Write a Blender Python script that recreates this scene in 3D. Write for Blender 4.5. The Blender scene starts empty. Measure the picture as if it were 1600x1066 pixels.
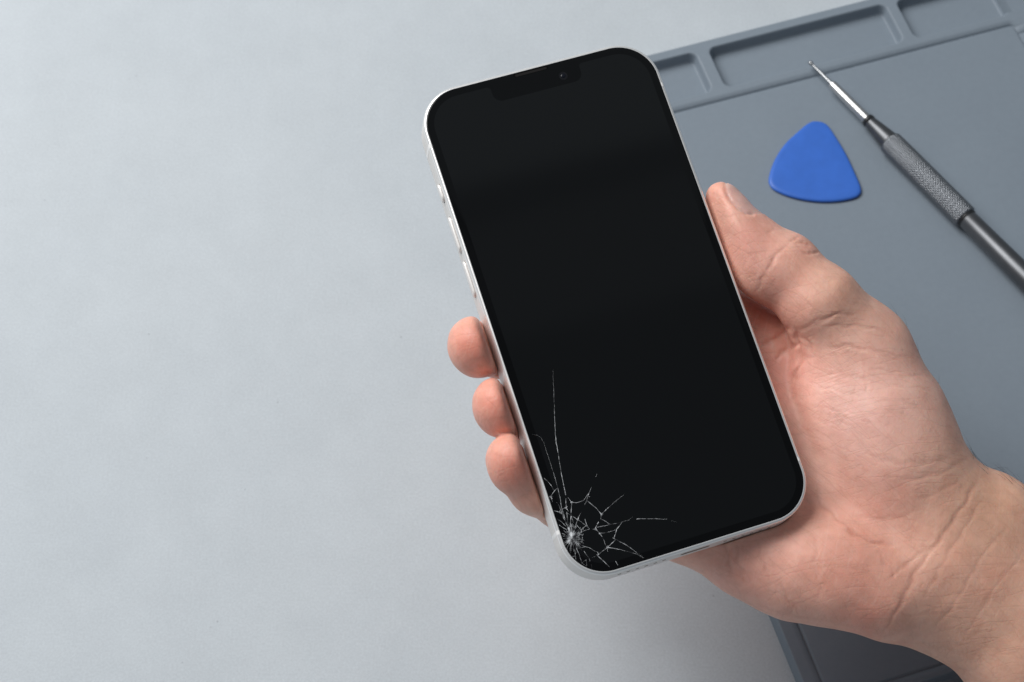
import bpy, math, random
import numpy as np
from mathutils import Matrix, Vector

random.seed(7)
rng = np.random.default_rng(7)
scene = bpy.context.scene
MM = 0.001

# ------------------------------------------------------------------ camera
FPX, CX, CY = 3000.0, 800.0, 533.0            # focal length in photo pixels, image centre
PITCH = math.radians(30.0)                    # camera leans 30 degrees off straight down
DIST = 652.0                                  # mm from lens to table along the view axis
sp, cp = math.sin(PITCH), math.cos(PITCH)
RIGHT, UP, BACK = np.array([1., 0, 0]), np.array([0, cp, sp]), np.array([0, -sp, cp])
CAM = DIST * BACK
CAMROT = np.stack([RIGHT, UP, BACK], 1)       # camera -> world

cam_data = bpy.data.cameras.new("camera")
cam = bpy.data.objects.new("camera", cam_data)
scene.collection.objects.link(cam)
cam.location = CAM * MM
cam.rotation_euler = (PITCH, 0, 0)
cam_data.sensor_width = 36.0
cam_data.lens = FPX / 1600.0 * 36.0
cam_data.clip_start, cam_data.clip_end = 0.01, 50.0
cam_data.dof.use_dof = True
cam_data.dof.focus_distance = 0.535
cam_data.dof.aperture_fstop = 23.0
scene.camera = cam

# ------------------------------------------------------------------ world and lamps
world = bpy.data.worlds.new("World")
scene.world = world
world.use_nodes = True
wb = world.node_tree.nodes["Background"]
wb.inputs[0].default_value = (0.80, 0.90, 1.0, 1)
wb.inputs[1].default_value = 0.19


def area_lamp(name, loc, target, size, power, color, size_y=None, spin=0.0):
    d = bpy.data.lights.new(name, 'AREA')
    d.energy, d.color, d.size = power, color, size
    if size_y:
        d.shape, d.size_y = 'RECTANGLE', size_y
    o = bpy.data.objects.new(name, d)
    scene.collection.objects.link(o)
    o.location = loc
    o.rotation_euler = (0, 0, math.radians(spin)) if spin else (Vector(target) - Vector(loc)).to_track_quat('-Z', 'Y').to_euler()
    return o


area_lamp("softbox_lamp", (-0.64, 0.42, 1.0), (0, 0, 0.03), 0.82, 17.3, (1.0, 0.985, 0.97))
area_lamp("added_reflection_panel", (0.271, 0.777, 2.1), None, 1.8, 0.95, (0.84, 0.95, 1.0), 1.10, spin=18.0)  # unseen overhead panel, added to lay a soft reflection on the screen
area_lamp("added_reflection_strip", (0.481, 0.130, 2.1), None, 1.8, 0.05, (0.90, 0.96, 1.0), 0.16, spin=18.0)  # narrow unseen strip, added for a second reflection band on the screen

scene.view_settings.view_transform = 'Standard'
scene.view_settings.look = 'None'
scene.view_settings.exposure = 0.0
scene.view_settings.gamma = 1.0
scene.view_settings.use_curve_mapping = False
scene.render.engine = 'CYCLES'
scene.cycles.use_denoising = True
scene.cycles.max_bounces = 8


# ------------------------------------------------------------------ geometry helpers
def ray(px, py):
    return CAMROT @ np.array([(px - CX) / FPX, (CY - py) / FPX, -1.0])


def on_table(px, py, z=0.0):
    w = ray(px, py)
    return CAM + w * ((z - CAM[2]) / w[2])


def link(o, parent=None):
    scene.collection.objects.link(o)
    if parent is not None:
        o.parent = parent
    return o


def mesh_obj(name, verts, faces, mat, parent=None, smooth=True, sharp=None):
    me = bpy.data.meshes.new(name)
    me.from_pydata([tuple(map(float, v)) for v in np.asarray(verts) * MM], [], [tuple(map(int, f)) for f in faces])
    me.materials.append(mat)
    me.validate()
    me.polygons.foreach_set("use_smooth", [smooth] * len(me.polygons))
    if smooth and sharp:
        me.set_sharp_from_angle(angle=math.radians(sharp))
    me.update()
    return link(bpy.data.objects.new(name, me), parent)


def big_mesh(name, verts, quads, mat, parent=None):
    me = bpy.data.meshes.new(name)
    nv, nf = len(verts), len(quads)
    me.vertices.add(nv)
    me.vertices.foreach_set("co", (np.asarray(verts, dtype=np.float32) * MM).ravel())
    me.loops.add(nf * 4)
    me.loops.foreach_set("vertex_index", np.asarray(quads, dtype=np.int32).ravel())
    me.polygons.add(nf)
    me.polygons.foreach_set("loop_start", np.arange(0, nf * 4, 4, dtype=np.int32))
    me.polygons.foreach_set("use_smooth", np.ones(nf, dtype=bool))
    me.materials.append(mat)
    me.update()
    me.validate()
    return link(bpy.data.objects.new(name, me), parent)


def empty(name, loc_mm, rot3=None):
    o = bpy.data.objects.new(name, None)
    o.empty_display_size = 0.01
    m = Matrix.Identity(4)
    if rot3 is not None:
        for i in range(3):
            for j in range(3):
                m[i][j] = float(rot3[i][j])
    m.translation = Vector([float(c) * MM for c in loc_mm])
    o.matrix_world = m
    return link(o)


def tag(o, label, cat):
    o["label"], o["category"] = label, cat
    return o


# ------------------------------------------------------------------ material helpers
def new_mat(name):
    m = bpy.data.materials.new(name)
    m.use_nodes = True
    nt = m.node_tree
    return m, nt, nt.nodes["Principled BSDF"]


def N(nt, kind, **kw):
    n = nt.nodes.new(kind)
    for k, v in kw.items():
        if k.startswith('i_'):
            n.inputs[k[2:].replace('_', ' ')].default_value = v
        else:
            setattr(n, k, v)
    return n


def ramp(nt, src, stops):
    r = nt.nodes.new('ShaderNodeValToRGB')
    el = r.color_ramp.elements
    while len(el) < len(stops):
        el.new(0.5)
    for e, (p, c) in zip(el, stops):
        e.position, e.color = p, (c if len(c) == 4 else (*c, 1))
    nt.links.new(src, r.inputs[0])
    return r.outputs[0]


def noise(nt, vec, scale, detail=4, rough=0.5):
    n = N(nt, 'ShaderNodeTexNoise')
    n.inputs['Scale'].default_value = scale
    n.inputs['Detail'].default_value = detail
    n.inputs['Roughness'].default_value = rough
    if vec is not None:
        nt.links.new(vec, n.inputs['Vector'])
    return n.outputs['Fac']


def mix(nt, fac, a, b, blend='MIX'):
    m = N(nt, 'ShaderNodeMix', data_type='RGBA', blend_type=blend)
    for sock, v in ((m.inputs[0], fac), (m.inputs[6], a), (m.inputs[7], b)):
        if isinstance(v, bpy.types.NodeSocket):
            nt.links.new(v, sock)
        elif isinstance(v, (int, float)):
            sock.default_value = v
        else:
            sock.default_value = (*v, 1) if len(v) == 3 else v
    return m.outputs[2]


def bump(nt, height, strength, dist, normal=None, scale=None):
    b = N(nt, 'ShaderNodeBump')
    b.inputs['Strength'].default_value = strength
    if scale is not None:
        mu = N(nt, 'ShaderNodeMath', operation='MULTIPLY')
        mu.inputs[1].default_value = strength
        nt.links.new(scale, mu.inputs[0])
        nt.links.new(mu.outputs[0], b.inputs['Strength'])
    b.inputs['Distance'].default_value = dist
    nt.links.new(height, b.inputs['Height'])
    if normal is not None:
        nt.links.new(normal, b.inputs['Normal'])
    return b.outputs['Normal']


def coords(nt, scale=None):
    tc = N(nt, 'ShaderNodeTexCoord')
    if scale is None:
        return tc.outputs['Object']
    mp = N(nt, 'ShaderNodeMapping')
    mp.inputs['Scale'].default_value = scale
    nt.links.new(tc.outputs['Object'], mp.inputs[0])
    return mp.outputs[0]


def mat_table():
    m, nt, b = new_mat("pale_grey_tabletop")
    v = coords(nt)
    big = ramp(nt, noise(nt, v, 9, 5, 0.6), [(0.2, (0.508, 0.553, 0.590)), (0.8, (0.558, 0.600, 0.632))])
    mid = ramp(nt, noise(nt, v, 45, 6, 0.7), [(0.3, (0.958, 0.958, 0.958)), (0.7, (1.028, 1.028, 1.028))])
    fine = ramp(nt, noise(nt, v, 1300, 3, 0.6), [(0.3, (0.92, 0.92, 0.92)), (0.7, (1.05, 1.05, 1.05))])
    c = mix(nt, 1.0, mix(nt, 1.0, big, mid, 'MULTIPLY'), fine, 'MULTIPLY')
    vo = N(nt, 'ShaderNodeTexVoronoi')
    vo.inputs['Scale'].default_value = 160
    nt.links.new(v, vo.inputs['Vector'])
    gate = ramp(nt, noise(nt, v, 60, 2), [(0.54, (0, 0, 0)), (0.62, (1, 1, 1))])
    pit = ramp(nt, vo.outputs['Distance'], [(0.025, (1, 1, 1)), (0.075, (0, 0, 0))])
    pf = mix(nt, 1.0, gate, pit, 'MULTIPLY')
    c2 = mix(nt, pf, c, (0.38, 0.41, 0.44))
    nt.links.new(c2, b.inputs['Base Color'])
    b.inputs['Roughness'].default_value = 0.62
    b.inputs['Specular IOR Level'].default_value = 0.35
    n1 = bump(nt, noise(nt, v, 500, 5, 0.65), 0.16, 0.0004)
    nt.links.new(bump(nt, noise(nt, v, 60, 4), 0.15, 0.001, n1), b.inputs['Normal'])
    return m


def mat_rubber():
    m, nt, b = new_mat("blue_grey_silicone")
    v = coords(nt)
    c = ramp(nt, noise(nt, v, 18, 5, 0.6), [(0.3, (0.212, 0.254, 0.300)), (0.7, (0.228, 0.272, 0.318))])
    sp_ = ramp(nt, noise(nt, v, 420, 3, 0.6), [(0.3, (0.98, 0.98, 0.98)), (0.72, (1.02, 1.02, 1.02))])
    nt.links.new(mix(nt, 1.0, c, sp_, 'MULTIPLY'), b.inputs['Base Color'])
    b.inputs['Roughness'].default_value = 0.5
    b.inputs['Specular IOR Level'].default_value = 0.4
    nt.links.new(bump(nt, noise(nt, v, 900, 3), 0.12, 0.0003), b.inputs['Normal'])
    return m


def mat_simple(name, col, rough, metal=0.0, spec=0.5, nscale=None, nstr=0.1, var=0.0, coat=0.0):
    m, nt, b = new_mat(name)
    v = coords(nt)
    if var:
        lo, hi = [c * (1 - var) for c in col], [c * (1 + var) for c in col]
        nt.links.new(ramp(nt, noise(nt, v, 220, 4), [(0.3, lo), (0.7, hi)]), b.inputs['Base Color'])
    else:
        b.inputs['Base Color'].default_value = (*col, 1)
    b.inputs['Roughness'].default_value = rough
    b.inputs['Metallic'].default_value = metal
    b.inputs['Specular IOR Level'].default_value = spec
    b.inputs['Coat Weight'].default_value = coat
    if nscale:
        nt.links.new(bump(nt, noise(nt, v, nscale, 3), nstr, 0.0002), b.inputs['Normal'])
    return m


M_TABLE = mat_table()
M_RUBBER = mat_rubber()
M_BLUE = mat_simple("blue_plastic", (0.042, 0.155, 0.60), 0.42, spec=0.45, nscale=1500, nstr=0.10, var=0.05)
M_STEEL = mat_simple("brushed_steel", (0.62, 0.62, 0.62), 0.36, metal=1.0)
M_BIT = mat_simple("dull_steel", (0.36, 0.37, 0.38), 0.35, metal=1.0)
M_GUNMETAL = mat_simple("gunmetal", (0.115, 0.12, 0.128), 0.38, metal=0.8, var=0.08)
M_KNURL = mat_simple("knurled_grey_metal", (0.235, 0.25, 0.27), 0.34, metal=0.9)
M_BLACKRING = mat_simple("black_collar", (0.02, 0.021, 0.023), 0.35)
M_FRAME = mat_simple("starlight_aluminium", (0.82, 0.785, 0.75), 0.38, metal=0.2, spec=0.6)
M_TRIM = mat_simple("polished_edge", (0.93, 0.92, 0.91), 0.34, metal=0.6)
M_BAND = mat_simple("antenna_plastic", (0.93, 0.92, 0.91), 0.5)
M_BUTTON = mat_simple("button_aluminium", (0.90, 0.875, 0.85), 0.36, metal=0.2)
M_GAP = mat_simple("dark_slot", (0.16, 0.12, 0.10), 0.7)
M_BEZEL = mat_simple("black_cover_glass", (0.0012, 0.0012, 0.0014), 0.06, spec=0.25)
M_SCREEN = mat_simple("switched_off_display", (0.0019, 0.0021, 0.0024), 0.07, spec=0.38)
M_GRILLE = mat_simple("speaker_mesh", (0.009, 0.008, 0.008), 0.7, spec=0.2)
M_LENS = mat_simple("lens_glass", (0.004, 0.005, 0.010), 0.2, spec=0.3)
M_BACK = mat_simple("phone_back_glass", (0.75, 0.72, 0.68), 0.15)


def mat_crack():
    m, nt, b = new_mat("fractured_glass")
    v = coords(nt)
    c = ramp(nt, noise(nt, v, 700, 3), [(0.38, (0.05, 0.05, 0.055)), (0.62, (0.88, 0.90, 0.92))])
    nt.links.new(c, b.inputs['Base Color'])
    b.inputs['Roughness'].default_value = 0.35
    return m


M_CRACK = mat_crack()

# ------------------------------------------------------------------ table
tbl = mesh_obj("table", [(-900, -700, 0), (900, -700, 0), (900, 900, 0), (-900, 900, 0),
                         (-900, -700, -30), (900, -700, -30), (900, 900, -30), (-900, 900, -30)],
               [(0, 1, 2, 3), (7, 6, 5, 4), (0, 4, 5, 1), (1, 5, 6, 2), (2, 6, 7, 3), (3, 7, 4, 0)], M_TABLE, smooth=False)
tbl["kind"] = "structure"
tag(tbl, "pale grey mottled stone-like tabletop", "table")

# ------------------------------------------------------------------ repair mat (height field, split into its compartments)
MAT_ANG = math.radians(17.6)
MU = np.array([math.cos(MAT_ANG), math.sin(MAT_ANG)])
MV = np.array([math.sin(MAT_ANG), -math.cos(MAT_ANG)])      # v runs from the tray side towards the viewer
_top = on_table(1180, 44, 4)[:2]
_left = on_table(1225, 1011, 3)[:2]
M0 = MU * (_left @ MU) + MV * (_top @ MV)                   # far left corner of the mat


def uv(px, py, z=4.0):
    q = on_table(px, py, z)[:2] - M0
    return float(q @ MU), float(q @ MV)


TOP_Z, FLOOR_Z, WORK_Z = 5.2, 0.9, 4.5
g1 = uv(1051, 174, WORK_Z)[1]
g2 = uv(1585, 32, WORK_Z)[1]
GROOVE = 0.5 * (g1 + g2)
t2l, t2r = uv(1106, 80)[0], uv(1384, 14)[0]
t1r = uv(1086, 85)[0]
t3l, t3r = uv(1401, 10)[0], uv(1556, -12)[0]
t4l = uv(1573, 0)[0]
TT = uv(1105, 79)[1]
TB = uv(1129, 141)[1]
MAT_W = 410.0
bot_in = uv(1430, 1051, WORK_Z)[1]
MAT_H = bot_in + 26.0
tray_rects = [(6.0, t1r), (t2l, t2r), (t3l, t3r), (t4l, t4l + 58), (t4l + 63, t4l + 120)]
tray_rects = [(a, b, TT, TB) for a, b in tray_rects]
lower_rects = [(6.5, 140.0, bot_in + 3.5, MAT_H - 6), (145.0, 270, bot_in + 3.5, MAT_H - 6), (275, MAT_W - 6.5, bot_in + 3.5, MAT_H - 6)]
side_u = uv(1583, 36, WORK_Z)[0]
work_rect = (6.5, side_u, GROOVE + 1.2, bot_in)
side_rect = (side_u + 3.2, MAT_W - 6.5, GROOVE + 5, bot_in)


def rrect(U, V, r, rad):
    cx, cy, hx, hy = (r[0] + r[1]) / 2, (r[2] + r[3]) / 2, (r[1] - r[0]) / 2 - rad, (r[3] - r[2]) / 2 - rad
    qx, qy = np.abs(U - cx) - hx, np.abs(V - cy) - hy
    return np.hypot(np.maximum(qx, 0), np.maximum(qy, 0)) + np.minimum(np.maximum(qx, qy), 0) - rad


def sstep(x, a, b):
    t = np.clip((x - a) / (b - a), 0, 1)
    return t * t * (3 - 2 * t)


def axis_samples(lo, hi, marks, fine=0.3, coarse=6.0, span=3.2):
    pts = set(np.round(np.arange(lo, hi + 1e-6, coarse), 3).tolist()) | {round(lo, 3), round(hi, 3)}
    for mk in marks:
        for q in np.arange(mk - span, mk + span + 1e-6, fine):
            if lo <= q <= hi:
                pts.add(round(float(q), 3))
    a = np.array(sorted(pts))
    return a[np.concatenate([[True], np.diff(a) > 0.12])]


um, vm = [0.0, MAT_W], [0.0, MAT_H, GROOVE]
for r_ in tray_rects + lower_rects + [work_rect, side_rect]:
    um += [r_[0], r_[1]]
    vm += [r_[2], r_[3]]
us, vs = axis_samples(0, MAT_W, um), axis_samples(0, MAT_H, vm)
U, V = np.meshgrid(us, vs, indexing='ij')
Z = np.full(U.shape, TOP_Z)
for r_ in tray_rects:
    d_ = rrect(U, V, r_, 3.0)
    Z = np.minimum(Z, FLOOR_Z + (TOP_Z - FLOOR_Z) * sstep(d_, -1.1, 0.3))
    Z += 0.28 * np.exp(-((d_ - 0.9) / 0.7) ** 2)          # moulded lip round each tray
for r_ in lower_rects:
    d_ = rrect(U, V, r_, 3.0)
    Z = np.minimum(Z, FLOOR_Z + (TOP_Z - FLOOR_Z) * sstep(d_, -1.1, 0.3))
for r_ in (work_rect, side_rect):
    d_ = rrect(U, V, r_, 2.0)
    Z = np.minimum(Z, WORK_Z + (TOP_Z - WORK_Z) * sstep(d_, -0.2, 2.2))
    Z -= 0.75 * np.exp(-((d_ + 0.1) / 0.38) ** 2)         # narrow groove at the foot of the step
dout = rrect(U, V, (0, MAT_W, 0, MAT_H), 5.0)
edge = sstep(-dout, 0.0, 0.9)
Z = Z * (0.32 + 0.68 * edge)
Z += 0.10 * np.sin(U * 0.045 + 1.0) * np.sin(V * 0.05)     # the sheet does not lie perfectly flat

mat_root = empty("repair_mat", (M0[0], M0[1], 0.0), np.stack([[MU[0], MV[0], 0], [MU[1], MV[1], 0], [0, 0, 1]]).astype(float))
tag(mat_root, "blue-grey silicone repair mat with moulded trays under the hand", "mat")
NU, NV = len(us), len(vs)
ii, jj = np.meshgrid(np.arange(NU - 1), np.arange(NV - 1), indexing='ij')
fc_u, fc_v = (us[ii] + us[ii + 1]) / 2, (vs[jj] + vs[jj + 1]) / 2
inside_out = rrect(fc_u, fc_v, (0, MAT_W, 0, MAT_H), 5.0) < 0
quad = np.stack([ii * NV + jj, ii * NV + jj + 1, (ii + 1) * NV + jj + 1, (ii + 1) * NV + jj], -1)
owner = np.zeros(ii.shape, int)
regs = []
for r_ in tray_rects + lower_rects:
    regs.append(("tray", r_, 1.6))
regs.append(("work_surface", work_rect, 1.5))
regs.append(("side_panel", side_rect, 1.5))
for k, (nm, r_, pad) in enumerate(regs):
    owner[(fc_u > r_[0] - pad) & (fc_u < r_[1] + pad) & (fc_v > r_[2] - pad) & (fc_v < r_[3] + pad)] = k + 1
owner[~inside_out] = -1
allv = np.stack([U.ravel(), V.ravel(), Z.ravel()], -1)
for k, nm in enumerate(["rim"] + [r[0] for r in regs]):
    q = quad[owner == k]
    if not len(q):
        continue
    used, inv = np.unique(q.ravel(), return_inverse=True)
    big_mesh(nm, allv[used], inv.reshape(-1, 4), M_RUBBER, mat_root)
# underside sheet so the mat is a solid slab at its edge
k_ = [(5, 0), (MAT_W - 5, 0), (MAT_W, 5), (MAT_W, MAT_H - 5), (MAT_W - 5, MAT_H), (5, MAT_H), (0, MAT_H - 5), (0, 5)]
sk = [(a, b, 0.02) for a, b in k_] + [(a + (0.15 if a < 200 else -0.15), b + (0.15 if b < 100 else -0.15), 1.35) for a, b in k_]
mesh_obj("edge", sk, [(i, i + 8, (i + 1) % 8 + 8, (i + 1) % 8) for i in range(8)], M_RUBBER, mat_root, smooth=False)


# ------------------------------------------------------------------ blue opening pick
def smooth_closed(pts, n):
    p = np.asarray(pts, float)
    out = []
    m = len(p)
    for i in range(m):
        p0, p1, p2, p3 = p[i - 1], p[i], p[(i + 1) % m], p[(i + 2) % m]
        for t in np.arange(n) / n:
            out.append(0.5 * ((2 * p1) + (-p0 + p2) * t + (2 * p0 - 5 * p1 + 4 * p2 - p3) * t * t + (-p0 + 3 * p1 - 3 * p2 + p3) * t ** 3))
    return np.array(out)


pick_z = WORK_Z + 0.05
pz = [(255, 289), (297, 302), (333, 350), (378, 425), (416, 505), (441, 567), (436, 596), (403, 613), (325, 625), (235, 622),
      (150, 605), (82, 577), (58, 548), (60, 512), (82, 450), (124, 385), (180, 332), (222, 298)]
pick_px = [(1180 + a / 2.664, 80 + b / 2.664) for a, b in pz]
pick_w = np.array([on_table(a, b, pick_z + 1.2) for a, b in pick_px])
pc = pick_w.mean(0)
outline = smooth_closed(pick_w[:, :2] - pc[:2], 6)
ring = []
prof = [(0.965, 0.0), (0.99, 0.25), (1.0, 0.75), (0.985, 1.15), (0.955, 1.38), (0.90, 1.45), (0.6, 1.5), (0.25, 1.52)]
nv_ = len(outline)
pv, pf_ = [], []
for s_, z_ in prof:
    for q in outline:
        pv.append((q[0] * s_, q[1] * s_, z_))
for a in range(len(prof) - 1):
    for i in range(nv_):
        j = (i + 1) % nv_
        pf_.append((a * nv_ + i, a * nv_ + j, (a + 1) * nv_ + j, (a + 1) * nv_ + i))
area2 = sum(outline[i][0] * outline[(i + 1) % nv_][1] - outline[(i + 1) % nv_][0] * outline[i][1] for i in range(nv_))
pf_.append(tuple(range((len(prof) - 1) * nv_, len(prof) * nv_)))
pf_.append(tuple(reversed(range(nv_))))
if area2 < 0:
    pf_ = [tuple(reversed(f)) for f in pf_]
pick = mesh_obj("opening_pick", pv, pf_, M_BLUE)
pick.location = (pc[0] * MM, pc[1] * MM, pick_z * MM)
tag(pick, "blue rounded triangular plastic pick lying on the mat", "pick")

# ------------------------------------------------------------------ screwdriver
sd_a = on_table(1267, 99, WORK_Z + 3.6)
sd_b = on_table(1602, 433, WORK_Z + 5.2)
sx = sd_b - sd_a
sx /= np.linalg.norm(sx)
sz = np.array([0, 0, 1.0]) - sx[2] * sx
sz /= np.linalg.norm(sz)
sy = np.cross(sz, sx)
sd = empty("precision_screwdriver", sd_a, np.stack([sx, sy, sz], 1))
tag(sd, "slim metal screwdriver with knurled grip lying across the mat", "screwdriver")


def sd_t(px, py):
    w = on_table(px, py, WORK_Z + 4.4) - sd_a
    return float(w @ sx)


def lathe(name, profile, mat, parent, seg=40, sharp=None, disp=None):
    v, f = [], []
    n = len(profile)
    for x, r in profile:
        for k in range(seg):
            th = 2 * math.pi * k / seg
            rr = r + (disp(x, th) if disp and r > 0.2 else 0.0)
            v.append((x, rr * math.cos(th), rr * math.sin(th)))
    for a in range(n - 1):
        for k in range(seg):
            k2 = (k + 1) % seg
            f.append((a * seg + k, a * seg + k2, (a + 1) * seg + k2, (a + 1) * seg + k))
    f.append(tuple(range(seg)))
    f.append(tuple(reversed(range((n - 1) * seg, n * seg))))
    f = [tuple(reversed(q)) for q in f]
    return mesh_obj(name, v, f, mat, parent, sharp=sharp)


x1, x2, x3, x4, x5 = sd_t(1298, 130), sd_t(1355, 186), sd_t(1390, 219), sd_t(1391, 221), sd_t(1508, 341)
lathe("bit", [(-0.9, 0.25), (-0.75, 0.62), (-0.2, 0.82), (0.4, 0.78), (0.9, 0.55), (1.6, 0.5), (x1 - 0.5, 0.7), (x1 + 0.6, 0.75)], M_BIT, sd, 24)
lathe("shaft", [(x1, 0.8), (x1 + 0.25, 1.5), (x1 + 1, 1.65), (x2 + 0.5, 1.8)], M_STEEL, sd, 32, sharp=40)
lathe("collar", [(x2 - 0.3, 1.8), (x2, 2.35), (x2 + 0.6, 2.45), (x2 + 1.4, 2.4), (x2 + 1.6, 2.1)], M_BLACKRING, sd, 40)
lathe("nose_cone", [(x2 + 1.3, 2.2), (x2 + 2.0, 2.3), (x2 + 4, 2.62), (x4 - 0.7, 3.55), (x4 + 0.6, 3.6)], M_GUNMETAL, sd, 48)


def knurl(x, th):
    a = abs(math.sin(13 * th + x * 2.5))
    b = abs(math.sin(13 * th - x * 2.5))
    return -0.42 * (1 - min(a, b)) ** 1.8 + 0.06


kp = [(x4, 3.5), (x4 + 0.3, 4.15)] + [(x4 + 0.3 + (x5 - x4 - 0.6) * i / 230, 4.3 - 0.12 * math.exp(-i / 8)) for i in range(231)] + [(x5, 4.1), (x5 + 0.05, 3.4)]
lathe("knurled_grip", kp, M_KNURL, sd, 208, disp=lambda x, th: knurl(x, th) if x4 + 0.3 < x < x5 - 0.2 else 0.0)
lathe("grip_ring", [(x5 - 0.1, 3.0), (x5, 3.72), (x5 + 0.9, 3.75), (x5 + 1.1, 3.3)], M_BLACKRING, sd, 48)
lathe("barrel", [(x5 + 0.9, 3.3), (x5 + 1.2, 3.5), (x5 + 40, 4.0), (x5 + 62, 4.0), (x5 + 62.5, 3.6)], M_GUNMETAL, sd, 56, sharp=40)
lathe("end_cap", [(x5 + 62.4, 3.2), (x5 + 62.8, 3.9), (x5 + 69, 3.9), (x5 + 70, 3.4), (x5 + 70.2, 0.5)], M_BLACKRING, sd, 48, sharp=40)

# ------------------------------------------------------------------ phone
PR = np.array([[0.946512, -0.307033, 0.099225], [0.270986, 0.923324, 0.272103], [-0.175162, -0.23066, 0.957139]])
PR, _ = np.linalg.qr(PR)
PR *= np.sign(np.diag(PR))
PT = np.array([28.0058, 11.7497, -537.826])
PW = CAMROT @ PR
PO = CAM + CAMROT @ PT
GW, GH = 69.7, 144.9
PHW, PHH, THICK, CORN = 71.6, 146.8, 10.2, 12.2
phone = empty("phone", PO, PW)
tag(phone, "white-framed smartphone with a cracked black screen held in the hand", "phone")


def phone_uv(px, py):
    w = PW.T @ (ray(px, py))
    c = PW.T @ (CAM - PO)
    t = -c[2] / w[2]
    q = c + w * t
    return float(q[0]), float(q[1])


def rr_outline(w, h, r, n=14):
    pts = []
    for cx, cy, a0 in ((w / 2 - r, h / 2 - r, 0), (-w / 2 + r, h / 2 - r, 90), (-w / 2 + r, -h / 2 + r, 180), (w / 2 - r, -h / 2 + r, 270)):
        for k in range(n + 1):
            a = math.radians(a0 + 90 * k / n)
            pts.append((cx + r * math.cos(a), cy + r * math.sin(a)))
    return pts


def sweep(name, profile, mat, parent, w=PHW, h=PHH, r=CORN, cap_top=False, cap_bot=False, sharp=35, n=16):
    v, f = [], []
    for ins, z in profile:
        v += [(x, y, z) for x, y in rr_outline(w - 2 * ins, h - 2 * ins, max(r - ins, 0.1), n)]
    m = len(v) // len(profile)
    for a in range(len(profile) - 1):
        for i in range(m):
            j = (i + 1) % m
            f.append((a * m + i, a * m + j, (a + 1) * m + j, (a + 1) * m + i))
    if cap_top:
        f.append(tuple(range((len(profile) - 1) * m, len(profile) * m)))
    if cap_bot:
        f.append(tuple(reversed(range(m))))
    return mesh_obj(name, v, f, mat, parent, sharp=sharp)


# flat-sided frame with softly rounded edges; profile runs from the back to the inner front lip
fr_prof = [(1.1, -THICK + 0.25), (0.75, -THICK)]
fr_prof += [(0.75 - 0.75 * math.sin(math.radians(a)), -THICK + 0.75 - 0.75 * math.cos(math.radians(a))) for a in (22, 45, 67, 90)]
fr_prof += [(0.88 - 0.88 * math.cos(math.radians(a)), -1.05 + 1.05 * math.sin(math.radians(a))) for a in (0, 15, 30, 45, 60, 75, 88)]
fr_prof += [(0.93, -0.02), (0.95, -0.35)]
frame = sweep("frame", fr_prof[:7], M_FRAME, phone, sharp=60)
sweep("edge_trim", fr_prof[6:], M_TRIM, phone, sharp=60)
sweep("back_panel", [(0.9, -THICK + 0.15), (1.0, -THICK + 0.12)], M_BACK, phone, cap_bot=True)
gl_prof = [(0.0, -0.5), (0.0, -0.12)] + [(0.28 - 0.28 * math.cos(math.radians(a)), -0.12 + 0.22 * math.sin(math.radians(a))) for a in (20, 45, 70, 90)]
sweep("cover_glass", gl_prof, M_BEZEL, phone, w=GW, h=GH, r=CORN - 0.95, cap_top=True, sharp=80)

# lit-area panel with the notch cut out of its upper edge
BZ = 2.15
dw, dh, dr = GW - 2 * BZ, GH - 2 * BZ, CORN - 0.95 - BZ
nl, _ = phone_uv(770, 150)
nr_, _ = phone_uv(905, 105)
nd = dh / 2 - 5.1
out = rr_outline(dw, dh, dr, 14)
half = len(out) // 4
top_r, top_l = out[:half], out[half:2 * half]
fr_ = 2.6
notch = []
for k in range(9):
    a = math.radians(90 * k / 8)
    notch.append((nr_ + 1.1 * (1 - math.sin(a)), dh / 2 - 1.1 * (1 - math.cos(a))))
for k in range(9):
    a = math.radians(90 * k / 8)
    notch.append((nr_ - fr_ + fr_ * math.cos(a), nd + fr_ - fr_ * math.sin(a)))
for k in range(9):
    a = math.radians(90 * k / 8)
    notch.append((nl + fr_ - fr_ * math.sin(a), nd + fr_ - fr_ * math.cos(a)))
for k in range(9):
    a = math.radians(90 * k / 8)
    notch.append((nl - 1.1 * (1 - math.cos(a)), dh / 2 - 1.1 * (1 - math.sin(a))))
poly = top_r + notch + top_l + out[2 * half:]
mesh_obj("display", [(x, y, 0.125) for x, y in poly], [tuple(range(len(poly)))], M_SCREEN, phone, smooth=False)

# ear speaker slot at the upper edge, front camera
e1, e2 = phone_uv(803, 122), phone_uv(857, 107)
ex = 0.5 * (e1[0] + e2[0])
el = math.hypot(e2[0] - e1[0], e2[1] - e1[1]) / 2
ey = GH / 2 - 0.62


def pill(cx, cy, hl, hw, z0, z1, n=10):
    pts = []
    for s_, a0 in ((1, -90), (-1, 90)):
        for k in range(n + 1):
            a = math.radians(a0 + 180 * k / n)
            pts.append((cx + s_ * (hl - hw) + hw * math.cos(a), cy + hw * math.sin(a)))
    m = len(pts)
    v = [(x, y, z0) for x, y in pts] + [(x, y, z1) for x, y in pts]
    f = [(i, (i + 1) % m, (i + 1) % m + m, i + m) for i in range(m)] + [tuple(range(m, 2 * m))]
    return v, f


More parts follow.
